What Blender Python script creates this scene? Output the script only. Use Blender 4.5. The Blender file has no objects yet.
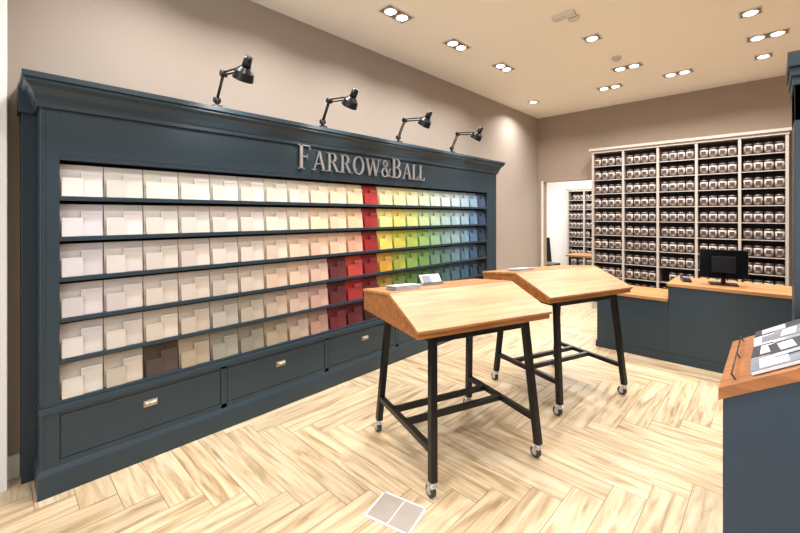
import bpy, bmesh, math, random
from mathutils import Vector, Matrix
random.seed(7)
scene = bpy.context.scene
try:
    scene.view_settings.view_transform = 'Standard'
    scene.view_settings.look = 'None'
except Exception:
    pass

# ------------------------------------------------------------------ materials
def s2l(c):
    return tuple((x/12.92 if x <= 0.04045 else ((x+0.055)/1.055)**2.4) for x in c)
def hexc(h):
    return s2l((int(h[0:2],16)/255, int(h[2:4],16)/255, int(h[4:6],16)/255))
def rgb(r,g,b):
    return s2l((r/255,g/255,b/255))

def new_mat(name):
    m = bpy.data.materials.new(name); m.use_nodes = True
    nt = m.node_tree
    return m, nt, nt.nodes['Principled BSDF']

def mat_plain(name, col, rough=0.5, metal=0.0, var=0.06, scale=6.0, bump=0.0, spec=0.5):
    m, nt, p = new_mat(name)
    tc = nt.nodes.new('ShaderNodeTexCoord')
    nz = nt.nodes.new('ShaderNodeTexNoise'); nz.inputs['Scale'].default_value = scale
    nz.inputs['Detail'].default_value = 4
    nt.links.new(tc.outputs['Object'], nz.inputs['Vector'])
    mx = nt.nodes.new('ShaderNodeMix'); mx.data_type = 'RGBA'
    mx.inputs[6].default_value = (*[c*(1-var) for c in col],1)
    mx.inputs[7].default_value = (*[min(1,c*(1+var)) for c in col],1)
    nt.links.new(nz.outputs['Fac'], mx.inputs[0])
    nt.links.new(mx.outputs[2], p.inputs['Base Color'])
    p.inputs['Roughness'].default_value = rough
    p.inputs['Metallic'].default_value = metal
    p.inputs['Specular IOR Level'].default_value = spec
    if bump > 0:
        n2 = nt.nodes.new('ShaderNodeTexNoise'); n2.inputs['Scale'].default_value = 120
        nt.links.new(tc.outputs['Object'], n2.inputs['Vector'])
        b = nt.nodes.new('ShaderNodeBump'); b.inputs['Strength'].default_value = bump
        b.inputs['Distance'].default_value = 0.002
        nt.links.new(n2.outputs['Fac'], b.inputs['Height'])
        nt.links.new(b.outputs['Normal'], p.inputs['Normal'])
    return m

def mat_wood(name, c1, c2, scale=(1.2,14,14), rough=0.4):
    m, nt, p = new_mat(name)
    tc = nt.nodes.new('ShaderNodeTexCoord')
    mp = nt.nodes.new('ShaderNodeMapping'); mp.inputs['Scale'].default_value = scale
    nt.links.new(tc.outputs['Object'], mp.inputs['Vector'])
    nz = nt.nodes.new('ShaderNodeTexNoise'); nz.inputs['Scale'].default_value = 2.0
    nz.inputs['Detail'].default_value = 8; nz.inputs['Distortion'].default_value = 0.6
    nt.links.new(mp.outputs['Vector'], nz.inputs['Vector'])
    cr = nt.nodes.new('ShaderNodeValToRGB')
    cr.color_ramp.elements[0].position = 0.32; cr.color_ramp.elements[0].color = (*c2,1)
    cr.color_ramp.elements[1].position = 0.66; cr.color_ramp.elements[1].color = (*c1,1)
    nt.links.new(nz.outputs['Fac'], cr.inputs['Fac'])
    nt.links.new(cr.outputs['Color'], p.inputs['Base Color'])
    p.inputs['Roughness'].default_value = rough
    return m

def mat_attr(name, rough=0.6):
    m, nt, p = new_mat(name)
    a = nt.nodes.new('ShaderNodeAttribute'); a.attribute_name = 'col'
    nt.links.new(a.outputs['Color'], p.inputs['Base Color'])
    p.inputs['Roughness'].default_value = rough
    return m

def mat_emit(name, col, strength):
    m, nt, p = new_mat(name)
    p.inputs['Base Color'].default_value = (*col,1)
    p.inputs['Emission Color'].default_value = (*col,1)
    p.inputs['Emission Strength'].default_value = strength
    return m

def mat_floor(name):
    m, nt, p = new_mat(name)
    uv = nt.nodes.new('ShaderNodeUVMap'); uv.uv_map = 'UVMap'
    mp = nt.nodes.new('ShaderNodeMapping'); mp.inputs['Scale'].default_value = (1.3, 13, 1)
    nt.links.new(uv.outputs['UV'], mp.inputs['Vector'])
    nz = nt.nodes.new('ShaderNodeTexNoise'); nz.inputs['Scale'].default_value = 1.6
    nz.inputs['Detail'].default_value = 7; nz.inputs['Distortion'].default_value = 1.0
    nt.links.new(mp.outputs['Vector'], nz.inputs['Vector'])
    cr = nt.nodes.new('ShaderNodeValToRGB')
    e = cr.color_ramp.elements
    e[0].position = 0.30; e[0].color = (*rgb(156,130,98),1)
    e[1].position = 0.60; e[1].color = (*rgb(212,193,163),1)
    k = e.new(0.45); k.color = (*rgb(194,170,136),1)
    nt.links.new(nz.outputs['Fac'], cr.inputs['Fac'])
    a = nt.nodes.new('ShaderNodeAttribute'); a.attribute_name = 'col'
    mx = nt.nodes.new('ShaderNodeMix'); mx.data_type='RGBA'; mx.blend_type='MULTIPLY'
    mx.inputs[0].default_value = 1.0
    nt.links.new(cr.outputs['Color'], mx.inputs[6]); nt.links.new(a.outputs['Color'], mx.inputs[7])
    nt.links.new(mx.outputs[2], p.inputs['Base Color'])
    p.inputs['Roughness'].default_value = 0.42
    p.inputs['Specular IOR Level'].default_value = 0.4
    b = nt.nodes.new('ShaderNodeBump'); b.inputs['Strength'].default_value = 0.08
    b.inputs['Distance'].default_value = 0.002
    nt.links.new(nz.outputs['Fac'], b.inputs['Height']); nt.links.new(b.outputs['Normal'], p.inputs['Normal'])
    return m

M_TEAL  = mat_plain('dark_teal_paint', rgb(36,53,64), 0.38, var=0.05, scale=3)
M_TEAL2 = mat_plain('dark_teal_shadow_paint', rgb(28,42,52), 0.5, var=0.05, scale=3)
M_BLUE  = mat_plain('slate_blue_paint', rgb(36,55,72), 0.4, var=0.05, scale=3)
M_WALL  = mat_plain('taupe_wall_paint', rgb(162,150,140), 0.85, var=0.03, scale=1.5, bump=0.15)
M_WALLB = mat_plain('warm_taupe_wall_paint', rgb(156,138,122), 0.85, var=0.03, scale=1.5, bump=0.15)
M_WHITE = mat_plain('white_paint', rgb(225,224,222), 0.5, var=0.02)
M_CEIL  = mat_plain('cream_ceiling_paint', rgb(248,243,232), 0.9, var=0.01, scale=1.0)
M_BLACK = mat_plain('black_metal', rgb(22,22,25), 0.35, metal=0.3, var=0.1)
M_RUBBER= mat_plain('grey_rubber', rgb(60,60,62), 0.7)
M_STEEL = mat_plain('brushed_steel', rgb(215,215,217), 0.3, metal=0.8, var=0.05)
M_BRASS = mat_plain('aged_nickel', rgb(190,180,165), 0.3, metal=0.9)
M_OAK   = mat_wood('oiled_oak', rgb(188,138,90), rgb(154,104,62), (1.0,12,12))
M_OAKD  = mat_wood('oak_edge', rgb(172,112,62), rgb(134,82,42), (1.0,12,12))
M_SHELF = mat_plain('stone_paint', rgb(176,165,156), 0.6)
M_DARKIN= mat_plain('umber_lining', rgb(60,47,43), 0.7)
M_TIN   = mat_plain('tin_lid_metal', rgb(96,84,80), 0.35, metal=0.4)
M_LABEL = mat_plain('tin_label_paper', rgb(190,178,170), 0.6)
M_LABELD= mat_plain('tin_label_print', rgb(70,56,53), 0.6)
M_SWATCH= mat_attr('paint_swatches', 0.55)
M_FLOOR = mat_floor('herringbone_oak')
M_PAPER = mat_plain('white_paper', rgb(218,219,224), 0.5, var=0.02)
M_PRINT = mat_plain('grey_print', rgb(120,128,140), 0.4, var=0.35, scale=18)
M_PRINT2= mat_plain('dark_print', rgb(50,54,62), 0.35, var=0.4, scale=14)
M_SCREEN= mat_plain('black_screen', rgb(14,14,17), 0.15)
M_BULB  = mat_emit('lamp_glow', (1.0,0.96,0.9), 14)
M_TRIM  = mat_plain('nickel_trim', rgb(215,210,202), 0.45, metal=0.1)
M_RECESS= mat_plain('downlight_recess', rgb(128,116,110), 0.6)
M_DECAL = mat_plain('grey_vinyl', rgb(172,162,154), 0.2, var=0.12, scale=10)

# ------------------------------------------------------------------ mesh builder
class B:
    def __init__(s):
        s.bm = bmesh.new(); s.mats = []; s.col = s.bm.loops.layers.float_color.new('col')
    def mi(s, m):
        if m not in s.mats: s.mats.append(m)
        return s.mats.index(m)
    def face(s, vs, m, c=None):
        f = s.bm.faces.new(vs); f.material_index = s.mi(m)
        for l in f.loops: l[s.col] = (*(c or (1,1,1)),1)
        return f
    def prism(s, base, off, m, c=None):
        off = Vector(off)
        a = [s.bm.verts.new(Vector(p)) for p in base]
        b = [s.bm.verts.new(Vector(p)+off) for p in base]
        n = len(base)
        s.face(a, m, c); s.face(b[::-1], m, c)
        for i in range(n):
            s.face([a[i], b[i], b[(i+1)%n], a[(i+1)%n]], m, c)
    def box(s, lo, hi, m, c=None):
        x0,y0,z0 = lo; x1,y1,z1 = hi
        s.prism([(x0,y0,z0),(x1,y0,z0),(x1,y1,z0),(x0,y1,z0)], (0,0,z1-z0), m, c)
    def bar(s, p0, p1, w, d, m, up=(0,0,1)):
        p0=Vector(p0); p1=Vector(p1); a=(p1-p0).normalized()
        u=Vector(up)
        if abs(a.dot(u))>0.98: u=Vector((1,0,0))
        r=a.cross(u).normalized(); t=r.cross(a).normalized()
        pts=[p0+r*(sx*w/2)+t*(sz*d/2) for sx,sz in ((-1,-1),(1,-1),(1,1),(-1,1))]
        s.prism(pts, p1-p0, m)
    def cyl(s, p0, p1, r0, m, r1=None, seg=14, caps=True):
        if r1 is None: r1=r0
        p0=Vector(p0); p1=Vector(p1); a=(p1-p0).normalized()
        u=Vector((0,0,1)) if abs(a.z)<0.9 else Vector((1,0,0))
        r=a.cross(u).normalized(); t=a.cross(r).normalized()
        A=[];Bv=[]
        for i in range(seg):
            g=2*math.pi*i/seg; d=r*math.cos(g)+t*math.sin(g)
            A.append(s.bm.verts.new(p0+d*r0)); Bv.append(s.bm.verts.new(p1+d*r1))
        for i in range(seg):
            f=s.face([A[i],A[(i+1)%seg],Bv[(i+1)%seg],Bv[i]], m); f.smooth=True
        if caps:
            s.face(A[::-1],m); s.face(Bv,m)
    def done(s, name, bevel=0.0, loc=(0,0,0), rotz=0.0, parent=None):
        bmesh.ops.recalc_face_normals(s.bm, faces=s.bm.faces)
        me = bpy.data.meshes.new(name); s.bm.to_mesh(me); s.bm.free()
        for m in s.mats: me.materials.append(m)
        o = bpy.data.objects.new(name, me); scene.collection.objects.link(o)
        o.location = loc; o.rotation_euler = (0,0,rotz)
        if bevel>0:
            md=o.modifiers.new('bevel','BEVEL'); md.width=bevel; md.segments=2; md.limit_method='ANGLE'
        if parent: o.parent=parent
        return o

def simple_box(name, lo, hi, m, bevel=0):
    b=B(); b.box(lo,hi,m); return b.done(name,bevel)

# ------------------------------------------------------------------ room dimensions
XW=-3.35; YB=7.45; XR=3.2; YF=-2.4; H=3.5
def clip(poly, axis, val, keep_less):
    out=[]
    for i in range(len(poly)):
        p=poly[i]; q=poly[(i+1)%len(poly)]
        ip = (p[axis]<=val) if keep_less else (p[axis]>=val)
        iq = (q[axis]<=val) if keep_less else (q[axis]>=val)
        if ip: out.append(p)
        if ip!=iq:
            t=(val-p[axis])/(q[axis]-p[axis])
            out.append(tuple(p[k]+t*(q[k]-p[k]) for k in range(4)))
    return out
M_JOINT=mat_plain('floor_joint', rgb(112,88,62),0.7)
def herringbone(x0,x1,y0,y1):
    b=B(); uvl=b.bm.loops.layers.uv.new('UVMap')
    W=0.17; n=6; L=W*n; g=0.0015
    ox,oy=-10.03,-10.04
    for i in range(0,150):
        for j in range(-26,26):
            for kind in (0,1):
                if kind==0: px,py,w,l=ox+(i+2*n*j)*W, oy+i*W, L, W
                else: px,py,w,l=ox+(i+2*n*j)*W, oy+(i+1)*W, W, L
                if px>x1 or px+w<x0 or py>y1 or py+l<y0: continue
                ru,rv=random.random()*50,random.random()*50
                cs=[(px+g,py+g),(px+w-g,py+g),(px+w-g,py+l-g),(px+g,py+l-g)]
                poly=[]
                for (x,y) in cs:
                    if kind==0: u,v=x-px,y-py
                    else: u,v=y-py,x-px
                    poly.append((x,y,u+ru,v+rv))
                for ax,val,kl in ((0,x0,False),(0,x1,True),(1,y0,False),(1,y1,True)):
                    if poly: poly=clip(poly,ax,val,kl)
                if len(poly)<3: continue
                t=random.uniform(0.82,1.04); w2=random.uniform(-0.025,0.025)
                c=(min(1,t+w2),min(1,t),min(1,t-w2*0.8))
                try: f=b.face([b.bm.verts.new((p[0],p[1],0)) for p in poly], M_FLOOR, c)
                except Exception: continue
                for l_,p in zip(f.loops,poly): l_[uvl].uv=(p[2],p[3])
    b.box((x0,y0,-0.1),(x1,y1,-0.0008),M_JOINT)
    return b
herringbone(XW-0.1, XR, YF, YB).done('floor')

simple_box('ceiling',(XW-0.15,YF-0.15,H),(XR+0.15,YB+0.15,H+0.12),M_CEIL)
simple_box('wall_left',(XW-0.15,YF,0),(XW,YB+0.15,H),M_WALL)
simple_box('wall_right',(XR,YF,0),(XR+0.15,YB+0.15,H),M_WALLB)
DX0,DX1,DH=-3.24,-2.33,2.24
b=B()
b.box((XW,YB,0),(DX0,YB+0.15,H),M_WALLB)
b.box((DX0,YB,DH),(DX1,YB+0.15,H),M_WALLB)
b.box((DX1,YB,0),(XR,YB+0.15,H),M_WALLB)
b.done('wall_back')
b=B()
b.box((XW,YF-0.15,0),(-2.6,YF,H),M_WALL); b.box((2.6,YF-0.15,0),(XR,YF,H),M_WALL)
b.box((-2.6,YF-0.15,0),(2.6,YF,0.5),M_WALL); b.box((-2.6,YF-0.15,2.9),(2.6,YF,H),M_WALL)
b.done('wall_front')
b=B()
for x in (-2.57,-0.85,0.85,2.57): b.box((x-0.03,YF-0.11,0.5),(x+0.03,YF-0.04,2.9),M_TEAL)
for z in (0.53,2.87): b.box((-2.6,YF-0.11,z-0.03),(2.6,YF-0.04,z+0.03),M_TEAL)
b.done('unseen_window_1')  # unseen shop window behind the camera, added to let light in
b=B(); b.box((XW,5.2,0),(XW+0.02,YB,0.14),M_WHITE); b.box((XW,5.2,0.14),(XW+0.012,YB,0.155),M_WHITE)
b.box((XW,-2.4,0),(XW+0.02,0.117,0.14),M_WHITE)
b.done('baseboard_left')
b=B(); b.box((DX1,YB-0.02,0),(XR,YB,0.14),M_WHITE); b.done('baseboard_back')
b=B()
b.box((XW,-0.25,0),(XW+0.14,0.062,H-0.01),M_WHITE); b.box((XW+0.14,-0.2,0.2),(XW+0.155,0.0,H-0.2),M_WHITE)
b.done('trim_1',0.004)
b=B()
b.box((DX0-0.04,YB-0.012,0),(DX0,YB,DH+0.02),M_WHITE)
b.done('trim_2')

# ------------------------------------------------------------------ back room
X0,X1,Y1=-4.9,-1.2,10.6
simple_box('wall_stockroom_left',(X0-0.1,YB+0.15,0),(X0,Y1,2.9),M_WHITE)
simple_box('wall_stockroom_right',(X1,YB+0.15,0),(X1+0.1,Y1,2.9),M_WHITE)
simple_box('wall_stockroom_back',(X0,Y1,0),(X1,Y1+0.1,2.9),M_WHITE)
simple_box('ceiling_stockroom',(X0,YB+0.15,2.9),(X1,Y1,3.0),M_CEIL)
herringbone(X0,X1,YB,Y1).done('floor_stockroom')

def cans(b,x,y,z,r,h,seg=12):
    b.cyl((x,y,z+h*0.1),(x,y,z+h*0.80),r,M_LABEL,seg=seg)
    b.cyl((x,y,z+h*0.80),(x,y,z+h),r*1.03,M_TIN,seg=seg)
    b.cyl((x,y,z),(x,y,z+h*0.14),r*1.03,M_TIN,seg=seg)
    b.box((x-r*0.55,y-r*1.04,z+h*0.28),(x+r*0.55,y-r*0.8,z+h*0.66),M_LABELD)

def can_shelving(name, x0,x1,yf,yb,ztop,ncol,nrow,zbot=0.1,percol=4):
    b=B()
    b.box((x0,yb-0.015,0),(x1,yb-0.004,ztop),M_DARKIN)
    w=(x1-x0)/ncol
    for k in range(ncol+1):
        x=x0+k*w; lo=x-0.016 if 0<k<ncol else (x if k==0 else x-0.03)
        b.box((lo,yf,0),(lo+0.032,yb-0.015,ztop),M_SHELF)
    b.box((x0,yf+0.01,0),(x1,yb-0.015,zbot),M_SHELF)
    b.box((x0-0.01,yf-0.01,ztop-0.05),(x1+0.01,yb-0.015,ztop-0.01),M_SHELF)
    b.box((x0-0.035,yf-0.035,ztop-0.01),(x1+0.035,yb-0.015,ztop+0.03),M_SHELF)
    rh=(ztop-0.05-zbot)/nrow
    for r in range(nrow):
        z=zbot+r*rh
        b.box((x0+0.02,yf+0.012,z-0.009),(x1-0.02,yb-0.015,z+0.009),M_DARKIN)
        b.box((x0+0.02,yf+0.006,z-0.006),(x1-0.02,yf+0.012,z+0.006),M_SHELF)
        for k in range(ncol):
            for q in range(percol):
                cw=(w-0.06)/percol
                cx=x0+k*w+0.03+cw*(q+0.5)
                if random.random()<0.015: continue
                cans(b,cx,yf+0.075+random.uniform(-0.01,0.02),z+0.0095,cw*0.46,rh*0.62)
    return b.done(name)
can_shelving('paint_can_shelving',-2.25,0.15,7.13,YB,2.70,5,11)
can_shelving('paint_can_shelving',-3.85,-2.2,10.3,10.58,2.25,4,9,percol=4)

b=B()
cx,cy=-3.62,8.45
b.box((cx-0.23,cy-0.23,0.46),(cx+0.23,cy+0.23,0.54),M_BLACK)
b.prism([(cx-0.22,cy-0.26,0.60),(cx+0.22,cy-0.26,0.60),(cx+0.19,cy-0.30,1.12),(cx-0.19,cy-0.30,1.12)],(0,0.06,0),M_BLACK)
b.bar((cx,cy-0.22,0.47),(cx,cy-0.25,0.70),0.05,0.03,M_BLACK)
b.cyl((cx,cy,0.10),(cx,cy,0.46),0.03,M_STEEL)
for k in range(5):
    a=2*math.pi*k/5; ex,ey=cx+0.28*math.cos(a),cy+0.28*math.sin(a)
    b.bar((cx,cy,0.11),(ex,ey,0.07),0.04,0.03,M_BLACK); b.cyl((ex-0.02,ey,0.03),(ex+0.02,ey,0.03),0.03,M_RUBBER)
b.done('office_chair',0.01)
b=B()
b.box((-3.25,8.6,0.70),(-2.35,9.2,0.74),M_OAK)
for x in (-3.2,-2.43):
    for y in (8.65,9.12): b.box((x,y,0),(x+0.04,y+0.04,0.70),M_BLACK)
b.done('desk',0.003)

# ------------------------------------------------------------------ swatch display cabinet
XF=-2.97; Y0=0.187; Y1=5.18; SY0=0.27; SY1=4.925
Z0=0.516; Z1=1.934; NR=6; NC=22
cab=bpy.data.objects.new('swatch_display_cabinet',None); scene.collection.objects.link(cab)
b=B()
XB=XW+0.002
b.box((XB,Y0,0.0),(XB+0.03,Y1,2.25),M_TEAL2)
b.box((XB,Y0,0.0),(XF,SY0,2.25),M_TEAL)
b.box((XB,SY1,0.0),(XF,Y1,2.25),M_TEAL)
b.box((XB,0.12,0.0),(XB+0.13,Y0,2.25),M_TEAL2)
b.box((XB,SY0,0.0),(XF-0.012,SY1,Z0-0.02),M_TEAL)
b.box((XB,SY0,Z1+0.012),(XF,SY1,2.25),M_TEAL)
b.box((XF,Y0+0.012,0.17),(XF+0.004,Y0+0.02,2.18),M_TEAL)
b.box((XB,Y0-0.004,Z0-0.045),(XF+0.016,Y1+0.004,Z0-0.012),M_TEAL)
b.box((XB,SY0,0.15),(XF,SY1,0.188),M_TEAL)
b.box((XB,SY0,0.447),(XF,SY1,Z0-0.04),M_TEAL)
pitch=(SY1-SY0)/5
for k in range(1,5):
    y=SY0+pitch*k; b.box((XB,y-0.022,0.15),(XF,y+0.022,0.47),M_TEAL)
b.box((XB,Y0-0.012,0.0),(XF+0.014,Y1+0.012,0.125),M_TEAL)
b.prism([(XB,Y0-0.012,0.125),(XF+0.014,Y0-0.012,0.125),(XF,Y0,0.155),(XB,Y0,0.155)],(0,Y1-Y0+0.012,0),M_TEAL)
b.done('carcass',0.003,parent=cab)
b=B()
for k in range(5):
    ya=SY0+pitch*k+(0.022 if k else 0.0)+0.004; yb=SY0+pitch*(k+1)-(0.022 if k<4 else 0.0)-0.004
    b.box((XF-0.1,ya,0.192),(XF-0.003,yb,0.443),M_TEAL)
    yc=(ya+yb)/2; hz=-0.025
    b.box((XF-0.003,yc-0.04,0.365+hz),(XF+0.003,yc+0.04,0.408+hz),M_BRASS)
    b.prism([(XF+0.003,yc-0.034,0.402+hz),(XF+0.02,yc-0.034,0.393+hz),(XF+0.022,yc-0.034,0.378+hz),(XF+0.003,yc-0.034,0.382+hz)],(0,0.068,0),M_BRASS)
b.done('drawers',0.002,parent=cab)
b=B(); rh=(Z1-Z0)/NR
for r in range(NR+1):
    z=Z0+r*rh
    b.box((XB+0.03,SY0,z-0.014),(XF-0.002,SY1,z+0.012),M_TEAL)
b.done('shelves',0.002,parent=cab)
b=B()
prof=[(0.0,2.205),(0.02,2.205),(0.02,2.228),(0.032,2.24),(0.04,2.27),(0.062,2.305),(0.09,2.325),(0.09,2.34),(0.105,2.345),(0.105,2.375),(0.0,2.375)]
prev=None
for (p,z) in prof:
    ring=[b.bm.verts.new(v) for v in ((XB,Y0-p*0.75,z),(XF+p,Y0-p*0.75,z),(XF+p,Y1+p*0.75,z),(XB,Y1+p*0.75,z))]
    if prev:
        for i in range(3): b.face([prev[i],prev[i+1],ring[i+1],ring[i]],M_TEAL)
    prev=ring
b.face(prev,M_TEAL)
b.box((XB,0.105,2.205),(XB+0.16,Y0,2.375),M_TEAL)
b.done('cornice',parent=cab)

ROWS=[
"DDD8D6 DAD5CF DCD7CE D9D2CB DAD4CD D9D1C8 DCD4C6 E0D6C5 E3D6BE E4D3B8 E6CFAF 9E1620 E8E0B0 E6DCA4 DAD8A8 CDD2B4 C0CEBE B8C8C4 B0C2CA A0B6C6 7F9BB6 3A4C6A",
"D3CED3 D6CFCC D9D1CA D5CCC6 D6CDC6 D4C9C1 DACDBE DDD0BD E2CDB1 E5C9AC E3BC98 98141E EAD98A E2CC70 C9CC80 B4C694 A8C0A6 9DB8B0 9AB4BC 86A4B8 5F82A4 2A3C58",
"CBC5C7 CFC6C2 D2C8BF CFC2BB CFC3BC CCBFB5 D3C1AF DCC1AA DDBAA2 DFBEA2 D8A58A 8E121A DDC860 BFBC4A A2B650 8CAC62 88AA88 80A298 86A2A8 6C8EA4 48698C 1E2C44",
"CBC3C4 CCC2BD CABFB4 C9BBB0 C3B7AD C4B5A7 C9B29E D2B6A0 CDAE9F 5E2226 B03A30 820E16 C89A38 9AA044 7A9648 648E4E 5E8468 587C72 5E7E88 4C6C86 30506E 18222F",
"CAC2BF C8BEB5 C5B9AA B5A898 ACA499 ABA08F B7A390 C0A696 C09C90 561A1E 9A2422 6A1016 947A38 6E7A3C 547840 466E42 426450 3E5E5E 40606E 305068 203850 141A26",
"CCC4BB BFB4A6 4A3B33 AA9A82 928E80 8C8476 9C8E78 AE9888 A88276 641A20 561418 300C10 4E4A34 3E4C34 324E34 2E4838 2A4440 284048 284656 203A50 182A3E 101318"]
b=B(); cw=(SY1-SY0)/NC
def lean_card(b,y0,y1,z0,z1,xb,lean,th,c):
    b.prism([(xb,y0,z0),(xb,y1,z0),(xb-lean,y1,z1),(xb-lean,y0,z1)],(th,0,0),M_SWATCH,c)
for r in range(NR):
    zt=Z1-r*rh; zb=zt-rh+0.0125
    cols=ROWS[r].split()
    for k in range(NC):
        c=hexc(cols[k]); c=tuple(v*0.9 for v in c); y=SY0+k*cw
        lean_card(b,y+0.002,y+cw-0.002,zb,zb+0.190,XF-0.042,0.026,0.006,c)
        f=random.uniform(0.90,1.06)
        c2=tuple(min(1,v*f*1.02+0.006) for v in c)
        lean_card(b,y+0.100,y+cw-0.010,zb,zb+0.150,XF-0.028,0.019,0.009,c2)
        f=random.uniform(0.82,1.0)
        c3=tuple(min(1,v*f) for v in c)
        lean_card(b,y+0.010,y+0.108,zb,zb+0.110,XF-0.016,0.012,0.007,c3)
        lean_card(b,y+0.106,y+cw-0.016,zb+0.128,zb+0.138,XF-0.0342,0.0013,0.001,tuple(min(1,v*0.7+0.22*max(c)) for v in c))
b.done('paint_sample_cards',parent=cab)

# ------------------------------------------------------------------ serif lettering
def R(x0,x1,z0,z1): return [(x0,z0),(x1,z0),(x1,z1),(x0,z1)]
def S(x0,z0,x1,z1,w): return [(x0-w/2,z0),(x0+w/2,z0),(x1+w/2,z1),(x1-w/2,z1)]
def ARC(cx,cz,rx,rz,a0,a1,T=0.13,t=0.045,n=18):
    out=[]
    for i in range(n):
        p=[]
        for a,inn in ((i,0),(i+1,0),(i+1,1),(i,1)):
            g=math.radians(a0+(a1-a0)*a/n)
            p.append((cx+(rx-inn*T)*math.cos(g), cz+(rz-inn*t)*math.sin(g)))
        out.append(p)
    return out
G={
'F':(0.64,[R(.08,.21,0,1),R(0,.29,0,.04),R(0,.58,.955,1),R(.545,.58,.8,1),R(.2,.46,.5,.545),R(.43,.46,.42,.63)]),
'A':(0.88,[S(.10,0,.42,1,.05),S(.74,0,.42,1,.14),R(.2,.6,.32,.365),R(-.02,.22,0,.04),R(.58,.90,0,.04)]),
'R':(0.84,[R(.08,.21,0,1),R(0,.29,0,.04),R(0,.38,.955,1),R(.2,.38,.5,.545),S(.70,0,.38,.53,.14),R(.6,.86,0,.04)]+ARC(.36,.75,.26,.25,-90,90)),
'O':(0.90,ARC(.43,.5,.42,.52,0,360,.13,.05,36)),
'W':(1.22,[S(.36,0,.1,1,.14),S(.36,0,.6,1,.05),S(.86,0,.58,1,.14),S(.86,0,1.1,1,.05),R(-.03,.24,.96,1),R(.45,.72,.96,1),R(.98,1.22,.96,1)]),
'&':(0.90,ARC(.36,.79,.19,.22,0,360,.07,.045,24)+ARC(.34,.27,.31,.29,60,360,.12,.045,24)+[S(.76,0,.24,.72,.14),S(.55,.08,.80,.5,.045),R(.68,.9,0,.04),R(.70,.90,.48,.52)]),
'B':(0.76,[R(.08,.21,0,1),R(0,.38,0,.045),R(0,.38,.955,1),R(.2,.4,.51,.55)]+ARC(.36,.765,.25,.235,-90,90)+ARC(.36,.275,.32,.275,-90,90)),
'L':(0.64,[R(.08,.21,0,1),R(0,.29,.96,1),R(0,.58,0,.045),R(.54,.58,0,.22)]),
}
txt="FARROW&BALL"; gap=0.06
def hs(ch,i): return 1.0 if i in (0,7) else 0.82
tot=sum(G[c][0]*hs(c,i)+gap for i,c in enumerate(txt))-gap
W=1.69; Hc=0.21; sx=W/tot; b=B(); y=1.82; zb=2.0
for i,ch in enumerate(txt):
    k=hs(ch,i)
    for poly in G[ch][1]:
        b.prism([(XF+0.012,y+px*k*sx,zb+pz*k*Hc) for px,pz in poly],(0.016,0,0),M_STEEL)
    y+=(G[ch][0]*k+gap)*sx
yy=1.86
while yy<3.5:
    b.cyl((XF,yy,zb+0.05),(XF+0.013,yy,zb+0.05),0.004,M_STEEL,seg=6); yy+=0.155
b.done('shop_sign_lettering')

# ------------------------------------------------------------------ swing-arm lamps
def swing_lamp(y):
    b=B(); z=2.375
    b.box((-2.955,y-0.03,z),(-2.89,y+0.03,z+0.02),M_BLACK)
    b.cyl((-2.92,y,z+0.02),(-2.92,y,z+0.07),0.014,M_BLACK)
    A=Vector((-2.92,y,z+0.06)); C=Vector((-2.84,y+0.015,z+0.235)); D=Vector((-2.565,y+0.05,z+0.215))
    for o in (-0.012,0.012):
        b.cyl(A+Vector((o,0,0)),C+Vector((o,0,0)),0.0065,M_BLACK,seg=8)
        b.cyl(C+Vector((0,0,o)),D+Vector((0,0,o)),0.0065,M_BLACK,seg=8)
    b.cyl(A+Vector((0,-0.022,0)),A+Vector((0,0.022,0)),0.02,M_BLACK)
    b.cyl(C+Vector((0,-0.022,0)),C+Vector((0,0.022,0)),0.022,M_BLACK)
    b.cyl(D+Vector((0,-0.02,0)),D+Vector((0,0.02,0)),0.018,M_BLACK)
    ax=Vector((-0.12,0.0,-0.17)).normalized(); t=D+Vector((0.03,0,0.035))
    b.cyl(t-ax*0.035,t+ax*0.04,0.026,M_BLACK,r1=0.030,seg=18)
    b.cyl(t+ax*0.04,t+ax*0.07,0.036,M_BLACK,r1=0.062,seg=20,caps=False)
    b.cyl(t+ax*0.07,t+ax*0.125,0.062,M_BLACK,r1=0.070,seg=20,caps=False)
    b.cyl(t+ax*0.04,t+ax*0.041,0.035,M_BLACK,seg=18)
    b.cyl(t+ax*0.06,t+ax*0.10,0.022,M_BULB,r1=0.03,seg=12)
    o=b.done('swing_arm_lamp')
    ld=bpy.data.lights.new('lamp_beam','SPOT'); ld.energy=15; ld.spot_size=math.radians(110); ld.spot_blend=0.8
    ld.color=(1,0.96,0.9); ld.shadow_soft_size=0.04
    lo=bpy.data.objects.new('lamp_beam',ld); scene.collection.objects.link(lo)
    lo.location=t+ax*0.115; lo.rotation_euler=ax.to_track_quat('-Z','Y').to_euler()
    lo.parent=o
for y in (1.13,2.05,3.03,4.0): swing_lamp(y)

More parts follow.
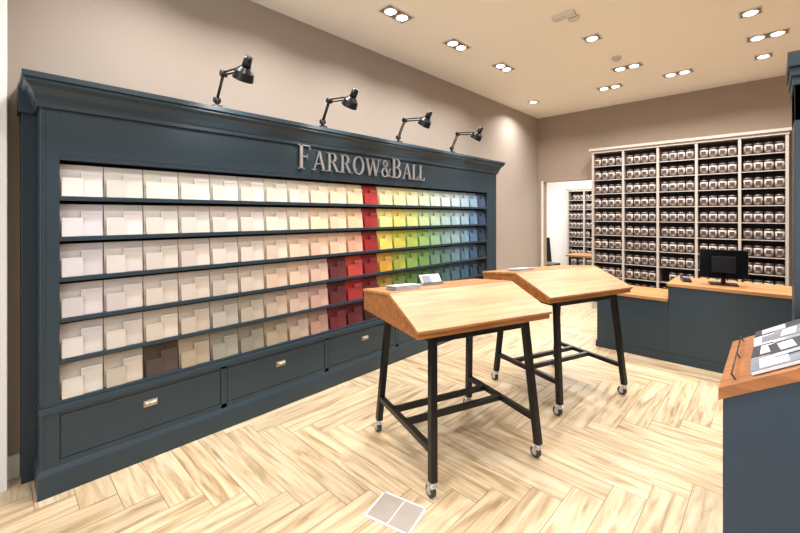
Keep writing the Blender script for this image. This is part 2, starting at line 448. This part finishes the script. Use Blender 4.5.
# ------------------------------------------------------------------ display tables
def display_table(cx,cy,ang,nm='slanted_display_table'):
    e=bpy.data.objects.new(nm,None); scene.collection.objects.link(e)
    e.location=(cx,cy,0); e.rotation_euler=(0,0,ang)
    x0,x1,y0,y1=-0.485,0.545,-0.345,0.475; yr=0.03
    b=B()
    b.prism([(x0,y0,0.895),(x0,y1,0.895),(x0,y1,1.025),(x0,yr,1.075),(x0,y0,0.93)],(x1-x0,0,0),M_OAKD)
    b.done('box',0.003,parent=e)
    b=B()
    n=Vector((0,-(1.075-0.93),(yr-y0))).normalized()*0.02
    b.prism([(x0-0.006,y0-0.012,0.928),(x0-0.006,yr,1.0755),(x0-0.006,yr+n.y,1.0755+n.z),(x0-0.006,y0-0.012+n.y,0.928+n.z)],(x1-x0+0.012,0,0),M_OAK)
    b.prism([(x0-0.006,yr+0.002,1.0755),(x0-0.006,y1+0.006,1.026),(x0-0.006,y1+0.006,1.046),(x0-0.006,yr+0.002,1.0955)],(x1-x0+0.012,0,0),M_OAK)
    b.done('sloping_lid',0.003,parent=e)
    b=B()
    LX,LY=0.405,0.375; TX,TY=0.36,0.30
    T=0.042
    for sx in (-1,1):
        for sy in (-1,1):
            b.bar((sx*TX,sy*TY,0.895),(sx*LX,sy*LY,0.095),T,T,M_BLACK,up=(1,0,0))
        b.bar((sx*TX,-TY,0.875),(sx*TX,TY,0.875),T,T,M_BLACK)
        k=(0.875-0.26)/0.78; fx=TX+(LX-TX)*k; fy=TY+(LY-TY)*k
        b.bar((sx*fx,-fy,0.26),(sx*fx,fy,0.26),0.036,0.036,M_BLACK)
    k=(0.875-0.26)/0.78; fx=TX+(LX-TX)*k
    b.bar((-fx,-0.02,0.26),(fx,-0.02,0.26),0.036,0.036,M_BLACK)
    b.bar((-fx,0.16,0.26),(fx,0.16,0.26),0.036,0.036,M_BLACK)
    b.bar((-TX,-TY,0.875),(TX,-TY,0.875),T,T,M_BLACK)
    b.bar((-TX,TY,0.875),(TX,TY,0.875),T,T,M_BLACK)
    b.done('steel_frame',0.002,parent=e)
    b=B()
    for sx in (-1,1):
        for sy in (-1,1):
            x,y=sx*LX,sy*LY
            b.cyl((x,y,0.072),(x,y,0.1),0.02,M_STEEL)
            b.box((x-0.022,y-0.02,0.066),(x+0.022,y+0.03,0.074),M_STEEL)
            for s_ in (-1,1): b.bar((x+s_*0.02,y+0.01,0.072),(x+s_*0.02,y+0.02,0.028),0.003,0.03,M_STEEL,up=(0,1,0))
            b.cyl((x-0.014,y+0.02,0.036),(x+0.014,y+0.02,0.036),0.036,M_RUBBER,seg=20)
            b.cyl((x-0.016,y+0.02,0.036),(x+0.016,y+0.02,0.036),0.02,M_STEEL,seg=14)
    b.done('casters',parent=e)
    return e
A1=math.radians(70.5)
display_table(-1.604,2.224,A1)
display_table(-1.442,3.623,A1)

def place(e_xy,ang,lx,ly,z):
    c,s=math.cos(ang),math.sin(ang)
    return (e_xy[0]+lx*c-ly*s, e_xy[1]+lx*s+ly*c, z)
def brochures(center,lx,ly,n,nm='brochure_stack'):
    b=B()
    for i in range(n):
        ox=random.uniform(-0.012,0.012)
        z=0.004*i
        b.box((-0.10+ox,-0.075,z),(0.10+ox,0.075,z+0.003),M_PAPER if i%2==0 else M_PRINT)
    b.box((-0.08,-0.055,0.004*n),(0.08,0.055,0.004*n+0.001),M_PAPER)
    o=b.done(nm)
    zz=1.0965-(ly-0.03)*(0.0495/0.444)
    o.location=place(center,A1,lx,ly,zz+0.002); o.rotation_euler=(-math.atan(0.0495/0.444),0,A1)
    return o
brochures((-1.604,2.224),-0.30,0.18,7)
def leaflet_holder(center,lx,ly):
    b=B()
    b.box((-0.09,-0.03,0),(0.09,0.05,0.006),M_PRINT)
    b.prism([(-0.085,-0.02,0.006),(0.085,-0.02,0.006),(0.085,0.03,0.075),(-0.085,0.03,0.075)],(0,0.012,0),M_PAPER)
    b.prism([(-0.075,-0.0215,0.010),(0.0,-0.0215,0.010),(0.0,0.0265,0.070),(-0.075,0.0265,0.070)],(0,0.001,0),M_PRINT)
    b.box((-0.09,-0.03,0.006),(0.09,-0.026,0.022),M_PRINT)
    o=b.done('leaflet_holder')
    zz=1.0965-(ly-0.03)*(0.0495/0.444)
    o.location=place(center,A1,lx,ly,zz+0.002); o.rotation_euler=(-math.atan(0.0495/0.444),0,A1)
leaflet_holder((-1.604,2.224),0.0,0.30)
brochures((-1.442,3.623),-0.28,0.18,5)

# ------------------------------------------------------------------ floor sticker
b=B()
b.box((-0.13,-0.10,0),(0.13,0.10,0.003),M_DECAL)
for s_ in (-1,1):
    b.box((-0.137,s_*0.10-0.006,0),(0.137,s_*0.10+0.006,0.005),M_PAPER)
    b.box((s_*0.131-0.006,-0.10,0),(s_*0.131+0.006,0.10,0.005),M_PAPER)
b.box((0.0,-0.09,0.003),(0.006,0.09,0.0045),M_PAPER)
b.done('floor_sticker',loc=(-1.465,1.50,0.0005),rotz=math.radians(14))

# ------------------------------------------------------------------ service counter
b=B()
CX0,CXM,CX1,CY0,CY1=-1.55,-0.826,1.7,5.10,5.70
b.box((CX0,CY0,0),(CXM,CY1,0.655),M_TEAL); b.box((CXM,CY0,0),(CX1,CY1,0.825),M_TEAL)
b.box((CX0-0.012,CY0-0.012,0),(CX1,CY0,0.08),M_TEAL)
b.box((CX0-0.02,CY0-0.03,0.655),(CXM,CY1+0.02,0.69),M_OAK)
b.box((CXM-0.01,CY0-0.03,0.825),(CX1,CY1+0.02,0.86),M_OAK)
b.done('service_counter',0.004)
b=B()
b.box((-0.12,-0.09,0),(0.12,0.09,0.015),M_SCREEN); b.bar((0,0,0.015),(0,0.0,0.15),0.05,0.04,M_SCREEN)
b.box((-0.20,-0.025,0.07),(0.20,0.012,0.37),M_SCREEN)
b.box((-0.10,-0.05,0.13),(0.10,-0.025,0.30),M_BLACK)
b.done('till_monitor',0.006,loc=(-0.38,5.36,0.861),rotz=math.radians(10))
b=B()
b.prism([(-0.04,-0.08,0),(-0.04,0.08,0),(-0.04,0.08,0.05),(-0.04,-0.08,0.02)],(0.08,0,0),M_SCREEN)
b.box((-0.03,-0.02,0.03),(0.03,0.06,0.046),M_PRINT)
b.done('card_terminal',0.003,loc=(-0.70,5.35,0.861),rotz=0.3)

# ------------------------------------------------------------------ right hand magazine stand
b=B()
lx0,lx1,ly0,ly1=-0.133,0.62,1.86,2.56; xm=(lx0+lx1)/2; sl=0.62; ZS=0.925
zr=ZS+(xm-lx0)*sl
b.prism([(lx0,ly0,0.0),(lx1,ly0,0.0),(lx1,ly0,ZS),(xm,ly0,zr),(lx0,ly0,ZS)],(0,ly1-ly0,0),M_BLUE)
b.box((lx0-0.008,ly0-0.008,0),(lx1+0.008,ly1+0.008,0.10),M_BLUE)
t=0.045; ov=0.012
xo=lx0-ov; zo=ZS-ov*sl+0.001
b.prism([(xo,ly0-ov,zo),(xm,ly0-ov,zr+0.001),(xm,ly0-ov,zr+t),(xo,ly0-ov,zo+t)],(0,ly1-ly0+2*ov,0),M_OAKD)
xo=lx1+ov
b.prism([(xm,ly0-ov,zr+0.001),(xo,ly0-ov,zo),(xo,ly0-ov,zo+t),(xm,ly0-ov,zr+t)],(0,ly1-ly0+2*ov,0),M_OAKD)
# wire magazine rest
for yy in (1.90,2.20,2.50):
    b.cyl((lx0+0.035,yy,ZS+t+0.018),(lx0+0.022,yy,ZS+t+0.040),0.003,M_BLACK,seg=8)
b.cyl((lx0+0.022,1.89,ZS+t+0.040),(lx0+0.022,2.51,ZS+t+0.040),0.003,M_BLACK,seg=8)
b.done('magazine_stand',0.002)
def magazine(x,y,w,d,m1,rot,lift):
    b=B()
    b.box((-w/2,-d/2,0),(w/2,d/2,0.010),M_PAPER); b.box((-w/2,-d/2,0.010),(w/2,d/2,0.012),m1)
    b.box((-w/2+0.03,-d/2+0.02,0.012),(w/2-0.09,d/2-0.02,0.0125),M_PAPER if m1 is not M_PAPER else M_PRINT)
    o=b.done('magazine')
    z=ZS+(x-lx0)*sl+t+0.005+lift
    q=Matrix.Rotation(-math.atan(sl),4,'Y')@Matrix.Rotation(rot,4,'Z')
    o.matrix_world=Matrix.Translation((x,y,z))@q
magazine(0.035,1.97,0.21,0.17,M_PRINT,0.03,0)
magazine(0.035,2.16,0.21,0.17,M_PRINT2,-0.02,0)
magazine(0.035,2.34,0.21,0.16,M_PAPER,0.03,0)
magazine(0.035,2.49,0.21,0.12,M_PRINT2,0.0,0)
magazine(0.07,2.07,0.17,0.15,M_PRINT2,0.10,0.018)
magazine(0.08,2.28,0.17,0.15,M_PRINT,-0.08,0.018)

b=B()
tx0,tx1,ty0,ty1=0.075,1.5,2.66,2.98
b.box((tx0,ty0,0),(tx0+0.09,ty1,2.28),M_TEAL); b.box((tx1-0.09,ty0,0),(tx1,ty1,2.28),M_TEAL)
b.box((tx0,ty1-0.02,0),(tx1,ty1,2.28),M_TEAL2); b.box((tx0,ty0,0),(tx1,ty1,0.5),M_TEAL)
b.box((tx0,ty0,2.05),(tx1,ty1,2.28),M_TEAL)
for z in (0.8,1.1,1.4,1.7): b.box((tx0+0.08,ty0+0.01,z),(tx1-0.08,ty1,z+0.02),M_TEAL)
for p,za,zb_ in ((0.015,2.22,2.26),(0.035,2.26,2.30),(0.06,2.30,2.37)):
    b.box((tx0-p*0.4,ty0-p,za),(tx1+p,ty1,zb_),M_TEAL)
b.done('tall_display_cabinet',0.003)

# ------------------------------------------------------------------ ceiling fittings
def downlight(x,y,alongY,energy=30,n=2):
    b=B(); L=0.17 if n==2 else 0.085; Wd=0.085
    if not alongY: hx,hy=L,Wd
    else: hx,hy=Wd,L
    z=H
    f=0.012
    b.box((x-hx,y-hy,z-0.008),(x+hx,y-hy+f,z),M_TRIM); b.box((x-hx,y+hy-f,z-0.008),(x+hx,y+hy,z),M_TRIM)
    b.box((x-hx,y-hy+f,z-0.008),(x-hx+f,y+hy-f,z),M_TRIM); b.box((x+hx-f,y-hy+f,z-0.008),(x+hx,y+hy-f,z),M_TRIM)
    b.box((x-hx+f,y-hy+f,z-0.003),(x+hx-f,y+hy-f,z),M_RECESS)
    for s_ in ((-1,1) if n==2 else (0,)):
        px=x+(s_*0.078 if not alongY else 0); py=y+(s_*0.078 if alongY else 0)
        b.cyl((px,py,z-0.003),(px,py,z-0.012),0.066,M_TRIM,r1=0.062,seg=20)
        b.cyl((px,py,z-0.012),(px,py,z-0.014),0.050,M_BULB,seg=20)
    o=b.done('ceiling_downlight')
    ld=bpy.data.lights.new('downlight_beam','AREA'); ld.shape='DISK'; ld.size=0.16; ld.energy=energy; ld.color=(1.0,0.97,0.93)
    ld.spread=math.radians(145)
    lo=bpy.data.objects.new('downlight_beam',ld); scene.collection.objects.link(lo); lo.location=(x,y,H-0.03); lo.parent=o
for (x,y,a,n) in ((-2.57,2.64,1,2),(-2.55,3.59,1,2),(-2.5,4.54,1,2),(-2.9,6.27,1,1),(-1.40,4.45,0,1),(-1.35,5.63,0,2),
                (-1.75,6.34,0,2),(-0.92,6.34,0,2),(-0.15,4.91,0,1),(-0.04,5.66,0,2),(-0.08,6.37,0,1),
                (-2.57,1.65,1,2),(-2.57,0.7,1,2),(-1.3,0.8,1,2),(-0.9,2.6,1,2),(0.3,1.2,1,2),(1.6,2.5,0,2),(1.6,0.0,0,2),(1.6,5.0,0,2),(-1.3,-1.2,1,2),(0.5,-1.2,1,2)):  # this line: unseen downlights, added out of view to light the room
    downlight(x,y,a,22,n)
b=B()
b.box((-1.53,3.70,H-0.035),(-1.33,3.78,H),M_TRIM); b.cyl((-1.38,3.86,H),(-1.38,3.86,H-0.03),0.05,M_TRIM,seg=20)
b.done('ceiling_sensor',0.004)
b=B(); b.cyl((-1.36,5.2,H),(-1.36,5.2,H-0.03),0.05,M_TRIM,seg=20); b.cyl((-1.36,5.2,H-0.03),(-1.36,5.2,H-0.045),0.03,M_TRIM,seg=20)
b.done('smoke_detector')

def area(name,loc,rot,size,sy,energy,col):
    ld=bpy.data.lights.new(name,'AREA'); ld.shape='RECTANGLE'; ld.size=size; ld.size_y=sy; ld.energy=energy; ld.color=col
    o=bpy.data.objects.new(name,ld); scene.collection.objects.link(o); o.location=loc; o.rotation_euler=rot
area('stockroom_light',(-3.2,9.0,2.85),(0,0,0),1.6,0.3,120,(1,0.98,0.95))
area('added_window_fill',(0,YF-0.3,1.7),(math.radians(90),0,0),5.0,2.3,100,(0.88,0.94,1.0))  # added area lamp outside the unseen front window, fills the room

w=bpy.data.worlds.new('World'); scene.world=w; w.use_nodes=True
bg=w.node_tree.nodes['Background']
bg.inputs['Color'].default_value=(0.75,0.85,1.0,1); bg.inputs['Strength'].default_value=0.8

cd=bpy.data.cameras.new('camera'); cam=bpy.data.objects.new('camera',cd); scene.collection.objects.link(cam)
cd.sensor_width=36; cd.lens=17.55; cd.shift_y=-0.0645; cd.clip_start=0.05
cam.location=(0,0,1.6); cam.rotation_euler=(math.radians(90),0,math.radians(43.7))
scene.camera=cam
